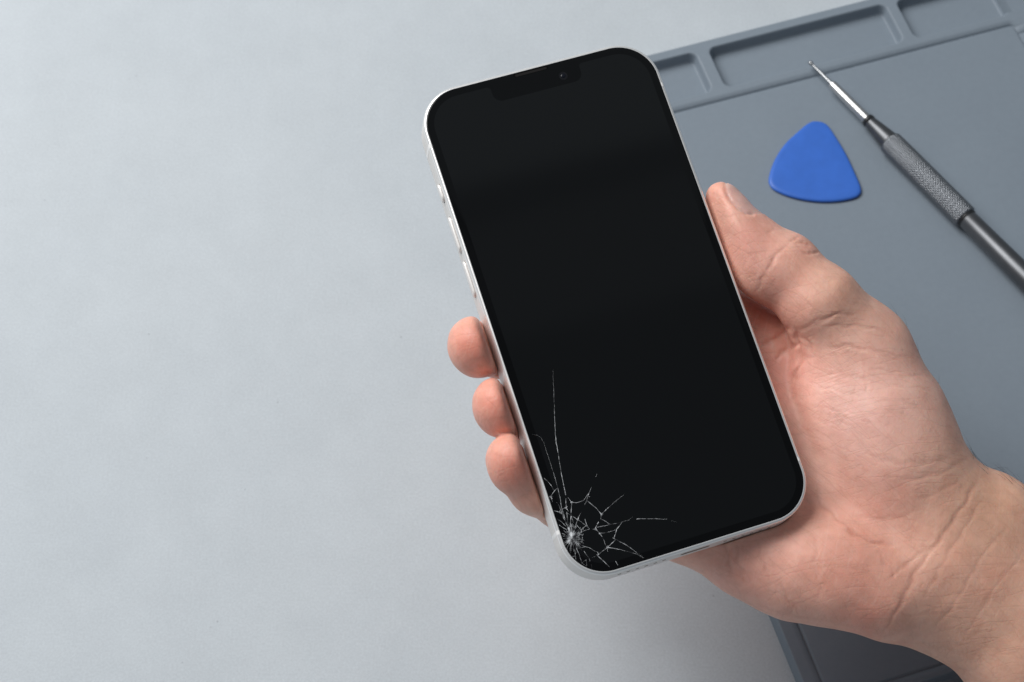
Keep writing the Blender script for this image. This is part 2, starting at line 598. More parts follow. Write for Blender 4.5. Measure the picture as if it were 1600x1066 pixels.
v, f = pill(ex, ey - 0.15, el, 0.62, 0.10, 0.115)
slot = mesh_obj("speaker_slot", v, f, mat_simple("slot_black", (0.001, 0.001, 0.001), 0.8, spec=0.1), phone, smooth=False)
v, f = pill(ex, ey - 0.28, el - 0.5, 0.36, 0.115, 0.13)
mesh_obj("speaker_grille", v, f, M_GRILLE, slot, smooth=False)
cu, cv = phone_uv(880, 119)
rings = [(1.55, 0.126, M_GAP, "front_camera"), ]
v = [(cu + 1.25 * math.cos(a), cv + 1.25 * math.sin(a), z) for z in (0.10, 0.128) for a in np.linspace(0, 2 * math.pi, 32, endpoint=False)]
f = [(i, (i + 1) % 32, (i + 1) % 32 + 32, i + 32) for i in range(32)] + [tuple(range(32, 64))]
fc = mesh_obj("front_camera", v, f, mat_simple("camera_ring", (0.005, 0.005, 0.007), 0.3, spec=0.3), phone, smooth=False)
v = [(cu + r * math.cos(a), cv + r * math.sin(a), z) for r, z in ((0.7, 0.128), (0.68, 0.16), (0.4, 0.22), (0.1, 0.24)) for a in np.linspace(0, 2 * math.pi, 24, endpoint=False)]
f = [(r * 24 + i, r * 24 + (i + 1) % 24, (r + 1) * 24 + (i + 1) % 24, (r + 1) * 24 + i) for r in range(3) for i in range(24)] + [tuple(range(72, 96))]
mesh_obj("lens", v, f, M_LENS, fc)


def side_y(py):
    def proj(y):
        q = PR @ np.array([-PHW / 2 - 0.3, y, -4.6]) + PT
        return CY - FPX * q[1] / -q[2]
    y0, y1 = -60.0, 60.0
    for _ in range(40):
        ym = (y0 + y1) / 2
        y0, y1 = (y0, ym) if proj(ym) < py else (ym, y1)
    return (y0 + y1) / 2


# antenna bands: thin strips standing a hair proud of the frame, following its edge profile
def band(y, side, parent, width=1.15):
    pr = [(ins - 0.025, z + (0.02 if z > -1 else (-0.02 if z < -THICK + 1 else 0))) for ins, z in fr_prof[1:-1]]
    v, f = [], []
    for k in range(2):
        yy = y + (k - 0.5) * width
        v += [(side * (PHW / 2 - ins), yy, z) for ins, z in pr]
    m = len(pr)
    for i in range(m - 1):
        f.append((i, i + 1, m + i + 1, m + i) if side > 0 else (i, m + i, m + i + 1, i + 1))
    return mesh_obj("antenna_band", v, f, M_BAND, parent)


yb1, yb2 = side_y(238), side_y(838)
for s_ in (-1, 1):
    band(yb1, s_, frame)
    band(yb2, s_, frame)


# side buttons on the left rail
def button(y0, y1, name, proud=0.6, zc=-4.3, hw=1.55, side=1.0):
    L = abs(y1 - y0) / 2
    yc = (y0 + y1) / 2
    # recess ring then the button itself
    v, f = pill(yc, zc, L + 0.2, hw + 0.2, 0.0, 0.03)
    v = [(-PHW / 2 - c, a, b) for a, b, c in v]
    gap = mesh_obj("button_gap", v, [tuple(reversed(q)) for q in f], M_GAP, frame, smooth=False)
    n = 10
    vv, ff = [], []
    for sc_, h_ in ((0.0, 0.0), (0.0, proud - 0.15), (0.05, proud - 0.05), (0.16, proud)):
        a_, _f = pill(yc, zc, L - sc_, hw - sc_, h_, h_)
        vv += a_[:len(a_) // 2]
    m = len(vv) // 4
    for r in range(3):
        ff += [(r * m + i, r * m + (i + 1) % m, (r + 1) * m + (i + 1) % m, (r + 1) * m + i) for i in range(m)]
    ff.append(tuple(range(3 * m, 4 * m)))
    vv = [(-PHW / 2 - c, a, b) for a, b, c in vv]
    o = mesh_obj(name, vv, [tuple(reversed(q)) for q in ff], M_BUTTON, phone, sharp=50)
    gap.scale.x = o.scale.x = side
    return o


for nm, (a, b) in (("mute_switch", ((687, 290), (694, 317))), ("volume_button", ((703, 341), (719, 396))), ("volume_button", ((726, 410), (742, 465)))):
    button(side_y(a[1]), side_y(b[1]), nm)
button(20, 38, "power_button", side=-1.0)          # on the opposite rail
# holes and port along the lower rail
for x in [-22 + 2.6 * k for k in range(6)] + [9 + 2.6 * k for k in range(6)]:
    v = [(x + 0.55 * math.cos(a), -PHH / 2 - z, -5.1 + 0.55 * math.sin(a)) for z in (-0.05, 0.03) for a in np.linspace(0, 2 * math.pi, 14, endpoint=False)]
    f = [(i, i + 14, (i + 1) % 14 + 14, (i + 1) % 14) for i in range(14)] + [tuple(range(14, 28))]
    mesh_obj("speaker_hole", v, f, M_GAP, frame, smooth=False)
v, f = pill(0, -4.5, 4.3, 1.4, -0.05, 0.03)
mesh_obj("charging_port", [(a, -PHH / 2 - c, b) for a, b, c in v], f, M_GAP, frame, smooth=False)

# ------------------------------------------------------------------ cracks in the glass
CZ = 0.15


def Z3(p):
    return (820 + p[0] / 5.33, 740 + p[1] / 5.33)


cracks_long = [
    ([Z3(p) for p in ((385, 520), (360, 440), (345, 290), (340, 180), (322, 90), (303, 0))] + [(873, 715), (868.8, 692), (867.4, 678), (866, 640), (864.5, 600), (864, 578)], 0.20),
    ([Z3(p) for p in ((375, 500), (330, 370), (305, 280), (298, 225), (275, 125), (240, 0))] + [(856, 712), (850, 693), (845, 684), (838, 680), (831, 679)], 0.15),
    ([Z3(p) for p in ((370, 510), (385, 350), (390, 245), (345, 175))], 0.20),
    ([Z3(p) for p in ((390, 240), (430, 245), (490, 225), (530, 170), (555, 115))], 0.18),
    ([Z3(p) for p in ((515, 225), (595, 290), (638, 340), (745, 240), (825, 175))], 0.18),
    ([Z3(p) for p in ((638, 340), (632, 380), (600, 430), (585, 465), (540, 462), (415, 505), (385, 530))], 0.20),
    ([Z3(p) for p in ((600, 450), (700, 428), (810, 405), (865, 388), (900, 360))], 0.12),
    ([Z3(p) for p in ((590, 460), (625, 500), (690, 490), (765, 465))], 0.16),
    ([Z3(p) for p in ((625, 500), (660, 560), (685, 620), (690, 655))], 0.15),
    ([Z3(p) for p in ((810, 405), (765, 465), (740, 540), (755, 555), (690, 615), (605, 680), (560, 705))], 0.18),
    ([Z3(p) for p in ((740, 540), (850, 600), (930, 660), (990, 705))], 0.16),
    ([Z3(p) for p in ((690, 615), (800, 635), (930, 672), (985, 705))], 0.18),
    ([Z3(p) for p in ((600, 680), (660, 735), (705, 780))], 0.2),
    ([Z3(p) for p in ((930, 380), (990, 378), (1066, 378), (1120, 380))] + [(1042, 811.5), (1056, 816)], 0.15),
]
cracks_small = [
    [(385, 350), (440, 385), (510, 435), (540, 462)], [(440, 385), (460, 340), (470, 320)], [(440, 385), (420, 440), (400, 500)],
    [(400, 560), (500, 610), (540, 620), (610, 660)], [(410, 560), (470, 620), (535, 705), (560, 790)], [(400, 570), (440, 650), (475, 745), (510, 770)],
    [(390, 570), (415, 640), (425, 720)], [(380, 600), (375, 650)], [(275, 120), (240, 155), (215, 195), (230, 240)], [(205, 190), (230, 215)],
    [(265, 240), (300, 310), (350, 440)], [(240, 310), (310, 330)], [(285, 430), (350, 470)], [(270, 380), (340, 440)], [(310, 500), (360, 520)],
    [(320, 545), (380, 530)], [(380, 690), (415, 690), (425, 650)], [(470, 750), (510, 720), (515, 770)], [(160, 40), (215, 95), (240, 140)],
    [(305, 300), (340, 285), (385, 350)], [(430, 430), (470, 470), (480, 515)], [(510, 435), (470, 470)], [(500, 610), (470, 620)],
    [(605, 655), (610, 690)], [(755, 730), (775, 765)], [(690, 418), (715, 422)], [(632, 380), (700, 418)], [(530, 170), (515, 225), (495, 260)],
    [(590, 30), (600, 5)], [(500, 380), (520, 440)], [(560, 470), (600, 470)], [(345, 330), (385, 350), (405, 410)], [(300, 640), (330, 600), (385, 560)],
]


def ribbon(v, f, pts_px, w, z, jag=0.06, keep=1.0):
    p = np.array([phone_uv(*q) for q in pts_px])
    fine = []
    for a, b in zip(p[:-1], p[1:]):
        n = max(2, int(np.linalg.norm(b - a) / 0.9))
        d = (b - a) / max(np.linalg.norm(b - a), 1e-6)
        nn = np.array([-d[1], d[0]])
        for k in range(n):
            fine.append(a + (b - a) * k / n + nn * (rng.normal() * jag if k else 0))
    fine.append(p[-1])
    fine = np.array(fine)
    m = len(fine)
    for k in range(m - 1):
        if rng.random() > keep:
            continue
        a, b = fine[k], fine[k + 1]
        d = (b - a) / max(np.linalg.norm(b - a), 1e-6)
        nn = np.array([-d[1], d[0]])
        tap = lambda i: (0.06 + 0.94 * min(1.0, 1.7 * (1 - i / m))) * (0.55 + 0.9 * rng.random())
        wa, wb_ = w * tap(k) / 2, w * tap(k + 1) / 2
        i0 = len(v)
        v += [(*(a + nn * wa), z), (*(a - nn * wa), z), (*(b - nn * wb_), z), (*(b + nn * wb_), z), (*((a + b) / 2), z + 0.03)]
        f += [(i0, i0 + 1, i0 + 4), (i0 + 1, i0 + 2, i0 + 4), (i0 + 2, i0 + 3, i0 + 4), (i0 + 3, i0, i0 + 4)]


for k, (pts, w) in enumerate(cracks_long):
    v, f = [], []
    ribbon(v, f, pts, w * 0.57, CZ + 0.002 * k, jag=0.04, keep=0.95)
    mesh_obj("crack", v, f, M_CRACK, phone, smooth=False)
v, f = [], []
for pts in cracks_small:
    ribbon(v, f, [Z3(p) for p in pts], 0.085, CZ + 0.04, keep=0.92)
cc = np.array([388, 535.])
for k in range(185):                                        # spray of short splinters round the impact
    a = rng.uniform(0, 2 * math.pi)
    ln = rng.uniform(18, 95) * (1.25 if abs(math.sin(a)) > 0.6 else 1.0)
    if math.cos(a) < -0.3:
        ln *= 0.6
    r0 = rng.uniform(4, 26)
    da = rng.normal() * 0.1
    ribbon(v, f, [Z3(cc + r0 * np.array([math.cos(a), math.sin(a)])), Z3(cc + (r0 + ln) * np.array([math.cos(a + da), math.sin(a + da)]))],
           rng.uniform(0.03, 0.08), CZ + 0.05, keep=0.8)
for rad in (38, 66, 98):
    a0 = rng.uniform(-0.6, 0.2)
    arc = [Z3(cc + rad * np.array([math.cos(a), math.sin(a)]) * rng.uniform(0.92, 1.08)) for a in np.arange(a0, a0 + rng.uniform(1.2, 2.2), 0.25)]
    ribbon(v, f, arc, 0.08, CZ + 0.06, keep=0.8)
for k in range(340):                                       # crushed specks
    a, r0 = rng.uniform(0, 2 * math.pi), abs(rng.normal()) * 28
    q = phone_uv(*Z3(cc + r0 * np.array([math.cos(a), math.sin(a)])))
    s_ = rng.uniform(0.03, 0.10)
    i0 = len(v)
    v += [(q[0] + s_ * math.cos(t + a), q[1] + s_ * math.sin(t + a), CZ + 0.05 + 0.03 * (t > 3)) for t in (0, 2.1, 4.2)]
    f.append((i0, i0 + 1, i0 + 2))
for q_ in ((638, 340), (690, 615), (590, 460), (390, 245), (345, 290), (305, 320), (215, 195), (745, 545), (605, 680), (440, 385), (625, 500), (528, 185)):
    for k in range(7):
        q = phone_uv(*Z3((q_[0] + rng.normal() * 6, q_[1] + rng.normal() * 6)))
        s_ = rng.uniform(0.06, 0.16)
        i0, a = len(v), rng.uniform(0, 6)
        v += [(q[0] + s_ * math.cos(t + a), q[1] + s_ * math.sin(t + a), CZ + 0.05 + 0.03 * (t > 3)) for t in (0, 2.1, 4.2)]
        f.append((i0, i0 + 1, i0 + 2))
web = mesh_obj("crack_splinters", v, f, M_CRACK, phone, smooth=False)
web["kind"] = "stuff"

# ------------------------------------------------------------------ the hand, as one implicit surface meshed in camera space (mm)
PN = PR[:, 2]                                              # phone normal in camera space


def hp(px, py, dz=0.0):
    """photo pixel + depth in mm behind the plane of the phone's glass -> camera-space point"""
    d = np.array([(px - CX) / FPX, (CY - py) / FPX, -1.0])
    t = (PT @ PN) / (d @ PN)
    return d * (t + dz)


def round_cone(P, a, b, r1, r2):
    ba = b - a
    l2 = ba @ ba
    rr = r1 - r2
    a2 = l2 - rr * rr
    il2 = 1.0 / l2
    pa = P - a
    y = pa @ ba
    z = y - l2
    q = pa * l2 - y[:, None] * ba
    x2 = np.einsum('ij,ij->i', q, q)
    y2 = y * y * l2
    z2 = z * z * l2
    k = np.sign(rr) * rr * rr * x2
    out = (np.sqrt(np.maximum(x2 * a2 * il2, 0)) + y * rr) * il2 - r1
    c1 = np.sign(z) * a2 * z2 > k
    c2 = np.sign(y) * a2 * y2 < k
    out = np.where(c2, np.sqrt(x2 + y2) * il2 - r1, out)
    out = np.where(c1, np.sqrt(x2 + z2) * il2 - r2, out)
    return out


def ellipsoid(P, c, ax, r):
    q = (P - c) @ ax
    k0 = np.linalg.norm(q / r, axis=1)
    k1 = np.linalg.norm(q / (r * r), axis=1)
    return k0 * (k0 - 1.0) / np.maximum(k1, 1e-6)


def smin(a, b, k):
    h = np.maximum(k - np.abs(a - b), 0) / k
    return np.minimum(a, b) - h * h * k * 0.25


def smax(a, b, k):
    return -smin(-a, -b, k)


def chain(P, pts, k):
    out = None
    for (p, r), (q, s) in zip(pts[:-1], pts[1:]):
        d = round_cone(P, hp(*p), hp(*q), r, s)
        out = d if out is None else smin(out, d, k)
    return out


def axes(px, py, dx, dy, tilt=0.0):
    """frame with first axis along an image direction, third towards the viewer"""
    a = np.array([dx, -dy, 0.0])
    a -= PN * (a @ PN)
    a /= np.linalg.norm(a)
    b = np.cross(PN, a)
    return np.stack([a, b, PN], 1)


def blob(P, px, py, dz, dx, dy, rx, ry, rz):
    return ellipsoid(P, hp(px, py, dz), axes(px, py, dx, dy), np.array([rx, ry, rz]))


def phone_sdf(P):
    q = (P - PT) @ PR
    q = q - np.array([0, 0, -THICK / 2])
    h = np.array([PHW / 2 - CORN, PHH / 2 - CORN])
    e = np.abs(q[:, :2]) - h
    d2 = np.hypot(np.maximum(e[:, 0], 0), np.maximum(e[:, 1], 0)) + np.minimum(np.maximum(e[:, 0], e[:, 1]), 0) - CORN
    dz = np.abs(q[:, 2]) - THICK / 2
    rr = 0.6
    a, b = d2 + rr, dz + rr
    return np.minimum(np.maximum(a, b), 0) + np.hypot(np.maximum(a, 0), np.maximum(b, 0)) - rr


def hand_sdf(P):
    # thumb
    thumb = chain(P, [((1128, 314, 3), 5.5), ((1144, 344, 4), 6.1), ((1173, 380, 5), 7.9), ((1220, 420, 5), 9.7),
                      ((1281, 474, 4.6), 10.8), ((1350, 548, 10.5), 12.6)], 4.0)
    thumb = smin(thumb, blob(P, 1148, 366, 4.0, 0.45, 0.89, 11.0, 6.6, 7.6), 4.0)
    thumb = smin(thumb, blob(P, 1182, 412, 4.5, 0.55, 0.83, 11.5, 8.2, 8.4), 4.0)       # pad pressed on the rail
    thumb = smin(thumb, blob(P, 1240, 406, 7, 0.75, 0.66, 7.5, 5.6, 8.0), 4.0)          # knuckle
    thumb = smin(thumb, blob(P, 1358, 520, 12, 0.6, 0.8, 11, 7.4, 10), 4.0)             # base joint
    # thenar eminence
    then = chain(P, [((1340, 585, 15), 15.4), ((1368, 660, 17), 19.0), ((1394, 730, 18), 19.2), ((1440, 800, 20), 17.5)], 8.0)
    then = smin(then, blob(P, 1300, 640, 14, 0.25, 0.97, 22, 10.5, 9.5), 8.0)
    thumb = smin(thumb, then, 8.0)
    # palm plate: four metacarpals
    palm = chain(P, [((1195, 552, 25.5), 11.0), ((1300, 660, 25), 13.0), ((1440, 830, 24), 15.0)], 6)
    palm = smin(palm, chain(P, [((1150, 640, 22.5), 11.8), ((1300, 740, 24), 13.0), ((1450, 860, 24), 15.0)], 6), 8)
    palm = smin(palm, chain(P, [((1120, 735, 22), 11.5), ((1290, 820, 23), 12.5), ((1440, 890, 24), 14.5)], 6), 8)
    palm = smin(palm, chain(P, [((1092, 815, 22.0), 12.6), ((1180, 866, 20.5), 12.1), ((1240, 891, 19), 12.9), ((1300, 902, 18), 12.3), ((1400, 915, 20), 13.6)], 6), 8)
    palm = smin(palm, blob(P, 1318, 893, 12.5, 0.85, 0.5, 19, 13, 10.5), 7)             # heel below the little finger
    palm = smin(palm, blob(P, 1366, 936, 15, 0.6, 0.8, 11, 8, 11), 6)
    # wrist and forearm
    arm = chain(P, [((1450, 800, 20), 17.0), ((1530, 832, 22), 17.0), ((1640, 890, 25), 18.5), ((1900, 1040, 30), 24.0)], 6)
    arm = smin(arm, chain(P, [((1440, 918, 20), 13.4), ((1500, 952, 21), 13.6), ((1600, 1022, 24), 16.5), ((1850, 1190, 30), 23.0)], 6), 10)
    arm = smin(arm, chain(P, [((1500, 880, 12), 8.0), ((1700, 1000, 14), 10.0)], 6), 12)
    body = smin(palm, arm, 12)
    py_ = CY - FPX * P[:, 1] / -P[:, 2]
    px_ = CX + FPX * P[:, 0] / -P[:, 2]
    body = smin(body, thumb, 1.5 + 5.0 * np.clip((0.55 * (px_ - 1380) + 0.83 * (py_ - 640)) / 130.0, 0, 1))
    # fingers behind the phone
    idx = chain(P, [((1195, 537, 26.5), 10.6), ((1030, 430, 21), 9.2), ((915, 390, 18.6), 8.4), ((840, 370, 17.6), 7.4)], 2)
    mid = chain(P, [((1150, 640, 22.5), 11.0), ((940, 590, 22), 9.4), ((825, 552, 19.5), 8.2), ((782, 546, 13), 7.9), ((752, 543, 6), 7.0)], 2.5)
    mid = smin(mid, blob(P, 743, 542, 4.5, 0.33, 0.94, 8.6, 7.7, 9.5), 3.0)
    rng_ = chain(P, [((1120, 735, 22), 11.0), ((945, 690, 22), 9.2), ((860, 655, 19), 8.2), ((808, 645, 12), 7.8), ((785, 637, 5), 6.6)], 2.5)
    rng_ = smin(rng_, blob(P, 778, 637, 3.5, 0.30, 0.95, 8.3, 6.9, 9.0), 3.0)
    lit = chain(P, [((1092, 820, 22.0), 10.6), ((965, 812, 21), 8.4), ((880, 785, 17), 7.4), ((838, 764, 10), 7.0), ((812, 737, 5.0), 7.2)], 2.5)
    lit = smin(lit, blob(P, 798, 720, 3.0, 0.30, 0.95, 7.4, 6.8, 8.5), 3.0)
    fing = smin(smin(idx, mid, 1.0), smin(rng_, lit, 1.0), 1.0)
    body = smin(body, fing, 4.0)
    body = smax(body, -(phone_sdf(P) - 0.12), 0.9)
    q = (P - PT) @ PR                                      # nothing reaches over the glass
    e = np.abs(q[:, :2]) - np.array([PHW / 2 - CORN, PHH / 2 - CORN])
    d2 = np.hypot(np.maximum(e[:, 0], 0), np.maximum(e[:, 1], 0)) + np.minimum(np.maximum(e[:, 0], e[:, 1]), 0) - CORN
    return smax(body, -np.maximum(d2 - 0.35 - 0.28 * np.clip(q[:, 2] + THICK / 2, 0, 9), -(q[:, 2] + THICK / 2)), 2.5)


def grad(fn, P, e=0.25):
    g = np.empty_like(P)
    for i in range(3):
        s = np.zeros(3)
        s[i] = e
        g[:, i] = fn(P + s) - fn(P - s)
    return g / np.maximum(np.linalg.norm(g, axis=1, keepdims=True), 1e-9)


def surface_nets(F, org, h):
    ins = F < 0
    cnt = np.zeros([s - 1 for s in F.shape], np.int8)
    offs = [(a, b, c) for a in (0, 1) for b in (0, 1) for c in (0, 1)]
    nx, ny, nz = F.shape
    for a, b, c in offs:
        cnt += ins[a:nx - 1 + a, b:ny - 1 + b, c:nz - 1 + c]
    act = (cnt > 0) & (cnt < 8)
    ac = np.argwhere(act)
    idm = np.full(act.shape, -1, np.int64)
    idm[act] = np.arange(len(ac))
    acc, num = np.zeros((len(ac), 3)), np.zeros(len(ac))
    for o1 in offs:
        for ax in range(3):
            if o1[ax]:
                continue
            o2 = list(o1)
            o2[ax] = 1
            f1 = F[ac[:, 0] + o1[0], ac[:, 1] + o1[1], ac[:, 2] + o1[2]]
            f2 = F[ac[:, 0] + o2[0], ac[:, 1] + o2[1], ac[:, 2] + o2[2]]
            cr = (f1 < 0) != (f2 < 0)
            t = np.where(cr, f1 / np.where(cr, f1 - f2, 1), 0)
            for i in range(3):
                acc[:, i] += np.where(cr, o1[i] + t * (o2[i] - o1[i]), 0)
            num += cr
    verts = org + (ac + acc / num[:, None]) * h
    quads = []
    for ax in range(3):
        sl1, sl2 = [slice(None)] * 3, [slice(None)] * 3
        sl1[ax], sl2[ax] = slice(0, -1), slice(1, None)
        A, B = ins[tuple(sl1)], ins[tuple(sl2)]
        e = np.argwhere(A != B)
        b1, b2 = (ax + 1) % 3, (ax + 2) % 3
        ok = (e[:, b1] > 0) & (e[:, b2] > 0) & (e[:, b1] < F.shape[b1] - 1) & (e[:, b2] < F.shape[b2] - 1)
        e = e[ok]
        flip = A[e[:, 0], e[:, 1], e[:, 2]]
        q = []
        for d1, d2 in ((-1, -1), (0, -1), (0, 0), (-1, 0)):
            c = e.copy()
            c[:, b1] += d1
            c[:, b2] += d2
            q.append(idm[c[:, 0], c[:, 1], c[:, 2]])
        q = np.stack(q, 1)
        q[~flip] = q[~flip][:, ::-1]
        quads.append(q)
    return verts, np.concatenate(quads)


def subdivide(v, q):
    e = np.stack([q, np.roll(q, -1, 1)], -1).reshape(-1, 2)
    es = np.sort(e, 1)
    key = es[:, 0] * (len(v) + 1) + es[:, 1]
    uk, first, inv = np.unique(key, return_index=True, return_inverse=True)
    em = v[es[first]].mean(1)
    fm = v[q].mean(1)
    n0, n1 = len(v), len(v) + len(em)
    ei = inv.reshape(-1, 4) + n0
    fi = np.arange(len(q)) + n1
    nq = np.concatenate([np.stack([q[:, i], ei[:, i], fi, ei[:, i - 1]], 1) for i in range(4)])
    return np.concatenate([v, em, fm]), nq


lo = np.array([-32.0, -150.0, -640.0])
hi_ = np.array([225.0, 55.0, -450.0])
Hs = 1.0
dims = (np.ceil((hi_ - lo) / Hs / 4).astype(int)) * 4
cg = [lo[i] + (np.arange(dims[i] // 4) * 4 + 1.5) * Hs for i in range(3)]
CG = np.stack(np.meshgrid(*cg, indexing='ij'), -1)
cd = hand_sdf(CG.reshape(-1, 3)).reshape(CG.shape[:3])
near = np.abs(cd) < 6.5
F = np.repeat(np.repeat(np.repeat(cd, 4, 0), 4, 1), 4, 2)
blk = np.argwhere(near)
o4 = np.stack(np.meshgrid(*[np.arange(4)] * 3, indexing='ij'), -1).reshape(-1, 3)
fi_ = (blk[:, None, :] * 4 + o4[None]).reshape(-1, 3)
for s in range(0, len(fi_), 400000):
    b_ = fi_[s:s + 400000]
    F[b_[:, 0], b_[:, 1], b_[:, 2]] = hand_sdf(lo + b_ * Hs)
HV, HQ = surface_nets(F, lo, Hs)
HV, HQ = subdivide(HV, HQ)
for _ in range(2):
    d_ = hand_sdf(HV)
    HV = HV - grad(hand_sdf, HV) * np.clip(d_, -0.6, 0.6)[:, None]
HN = grad(hand_sdf, HV, 0.35)


# --- skin relief and colour, worked out on the mesh points
def to_px(P):
    return np.stack([CX + FPX * P[:, 0] / -P[:, 2], CY - FPX * P[:, 1] / -P[:, 2]], 1)


HPX = to_px(HV)
facing = np.einsum('ij,ij->i', HN, -HV / np.linalg.norm(HV, axis=1, keepdims=True))
front = sstep(facing, 0.0, 0.25)


def seg_dist(px, pts):
    best = np.full(len(px), 1e9)
    along = np.zeros(len(px))
    pts = np.asarray(pts, float)
    L = np.concatenate([[0], np.cumsum(np.linalg.norm(np.diff(pts, axis=0), axis=1))])
    for k in range(len(pts) - 1):
        a, b = pts[k], pts[k + 1]
        ab = b - a
        t = np.clip(((px - a) @ ab) / (ab @ ab), 0, 1)
        d = np.linalg.norm(px - a - t[:, None] * ab, axis=1)
        m = d < best
        best[m] = d[m]
        along[m] = (L[k] + t[m] * (L[k + 1] - L[k])) / L[-1]
    return best, along


def zc(o, s, pts):
    return [(o[0] + a / s, o[1] + b / s) for a, b in pts]


R5 = lambda pts: zc((1080, 260), 3.3316, pts)
R9 = lambda pts: zc((1240, 380), 3.136, pts)
R6 = lambda pts: zc((1040, 560), 2.107, pts)
R8 = lambda pts: zc((1120, 440), 4.44, pts)
creases = [  # points, depth mm, half width px
    (R9([(60, 425), (110, 400), (170, 360), (240, 345)]), 0.30, 3.5),
    (R9([(150, 420), (230, 402), (330, 408), (470, 440)]), 0.26, 3.2),
    (R9([(165, 522), (260, 498), (350, 517), (430, 532), (560, 562)]), 0.34, 3.2),
    (R9([(160, 490), (230, 520), (300, 510), (380, 540)]), 0.26, 3.0),
    (R9([(370, 615), (480, 628), (640, 655)]), 0.22, 3.0),
    (R9([(150, 635), (260, 655), (380, 670)]), 0.26, 3.0),
    (R9([(110, 700), (220, 725), (350, 752)]), 0.26, 3.0),
    (R9([(390, 685), (520, 700), (680, 720)]), 0.2, 3.0),
    (R9([(60, 790), (180, 815), (330, 835)]), 0.18, 3.0),
    (R9([(80, 860), (200, 880), (300, 890)]), 0.16, 3.0),
    (R9([(340, 560), (350, 640), (358, 720)]), 0.18, 2.6),
    (R9([(400, 540), (412, 600)]), 0.18, 2.6),
    (R9([(290, 690), (300, 750), (290, 800)]), 0.16, 2.6),
    (R9([(20, 430), (60, 470), (100, 540)]), 0.35, 4.0),
    (R5([(505, 395), (455, 455), (400, 525), (365, 590), (342, 655)]), 0.40, 4.0),
    (R5([(440, 470), (405, 540), (380, 600)]), 0.30, 3.0),
    (R5([(555, 365), (535, 378), (508, 388)]), 0.5, 3.5),
    (R5([(625, 408), (585, 402), (540, 400)]), 0.5, 3.5),
    (R5([(665, 450), (625, 452), (585, 448)]), 0.6, 3.5),
    (R5([(435, 318), (415, 330), (392, 352)]), 0.25, 3.0),
    (R5([(545, 848), (600, 835), (660, 800), (760, 772), (860, 770)]), 0.4, 4.0),
    (R5([(700, 830), (820, 838), (900, 832), (1010, 860)]), 0.18, 3.0),
    (R5([(700, 945), (790, 930), (880, 955), (1000, 985), (1090, 1010)]), 0.22, 3.0),
    (R8([(548, 338), (558, 370), (562, 430), (588, 515), (582, 545), (560, 610), (535, 670), (500, 720)]), 1.3, 5.5),
    (R8([(558, 370), (600, 400), (650, 440), (680, 490)]), 0.35, 4.0),
    (R8([(500, 318), (440, 360), (370, 415), (320, 450)]), 1.3, 6.5),
    (R8([(565, 432), (510, 445), (450, 495), (410, 560)]), 1.2, 6.5),
    (R8([(590, 520), (640, 525), (690, 515)]), 0.3, 3.5),
    (R6([(480, 440), (520, 485), (560, 522), (610, 565), (650, 595), (700, 612), (760, 612)]), 0.6, 5.0),
    (R6([(610, 515), (680, 528), (760, 525), (840, 500)]), 0.22, 5.0),
    (R6([(480, 560), (500, 620), (488, 680), (512, 750), (505, 800)]), 0.2, 4.5),
    (R6([(700, 640), (740, 690), (760, 740)]), 0.3, 5.0),
    (R6([(1030, 390), (985, 480), (930, 560), (870, 640), (825, 700), (785, 790), (745, 860), (705, 922)]), 0.45, 5.5),
    (R6([(1040, 470), (985, 560), (930, 640), (890, 720), (850, 790)]), 0.3, 4.5),
    (R6([(900, 600), (835, 650), (770, 690), (735, 740)]), 0.35, 4.5),
    (R6([(1120, 560), (1050, 640), (990, 740), (940, 820), (880, 900)]), 0.25, 4.0),
    (R6([(1180, 640), (1100, 730), (1040, 830), (980, 920)]), 0.2, 4.0),
    (R6([(195, 610), (205, 650), (215, 700)]), 0.4, 5.0),
    (R6([(235, 605), (240, 680), (265, 740)]), 0.35, 5.0),
    (R6([(300, 590), (320, 670), (345, 740)]), 0.25, 5.0),
    (R6([(380, 740), (400, 790), (440, 840)]), 0.3, 5.0),
    (R6([(480, 35), (560, 45), (650, 62)]), 0.15, 2.5),
    (R6([(470, 78), (560, 108), (650, 140)]), 0.15, 2.5),
    (R6([(540, 182), (620, 205), (720, 215)]), 0.15, 2.5),
    (R6([(480, 185), (500, 205), (560, 230)]), 0.15, 2.5),
    (R6([(655, 60), (662, 100), (650, 150)]), 0.12, 2.5),
    (R6([(690, 330), (780, 345), (860, 345), (930, 330)]), 0.25, 6.0),
    (R6([(760, 400), (840, 395), (930, 370), (990, 330)]), 0.22, 5.0),
    (R6([(820, 470), (900, 440), (970, 400)]), 0.2, 4.0),
]
disp = np.zeros(len(HV))
cmask = np.zeros(len(HV))
for pts, dep, wd in creases:
    p_ = np.asarray(pts)
    bb = (HPX[:, 0] > p_[:, 0].min() - 25) & (HPX[:, 0] < p_[:, 0].max() + 25) & (HPX[:, 1] > p_[:, 1].min() - 25) & (HPX[:, 1] < p_[:, 1].max() + 25)
    if not bb.any():
        continue
    wob = 1.6 * np.stack([np.sin(HPX[bb, 1] * 0.23 + HPX[bb, 0] * .05), np.sin(HPX[bb, 0] * 0.19 + 1 + HPX[bb, 1] * .07)], 1)
    d, al = seg_dist(HPX[bb] + wob, pts)
    wd = wd * (0.62 + 0.22 * np.sin(al * 17 + p_[0, 0]))
    taper = np.clip(np.minimum(al, 1 - al) * 6 + 0.25, 0, 1)
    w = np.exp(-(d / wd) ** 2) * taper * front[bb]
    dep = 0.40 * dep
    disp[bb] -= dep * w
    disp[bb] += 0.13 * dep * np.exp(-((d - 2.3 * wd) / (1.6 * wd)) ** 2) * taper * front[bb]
    cmask[bb] = np.maximum(cmask[bb], w * min(1.0, dep / 0.2))
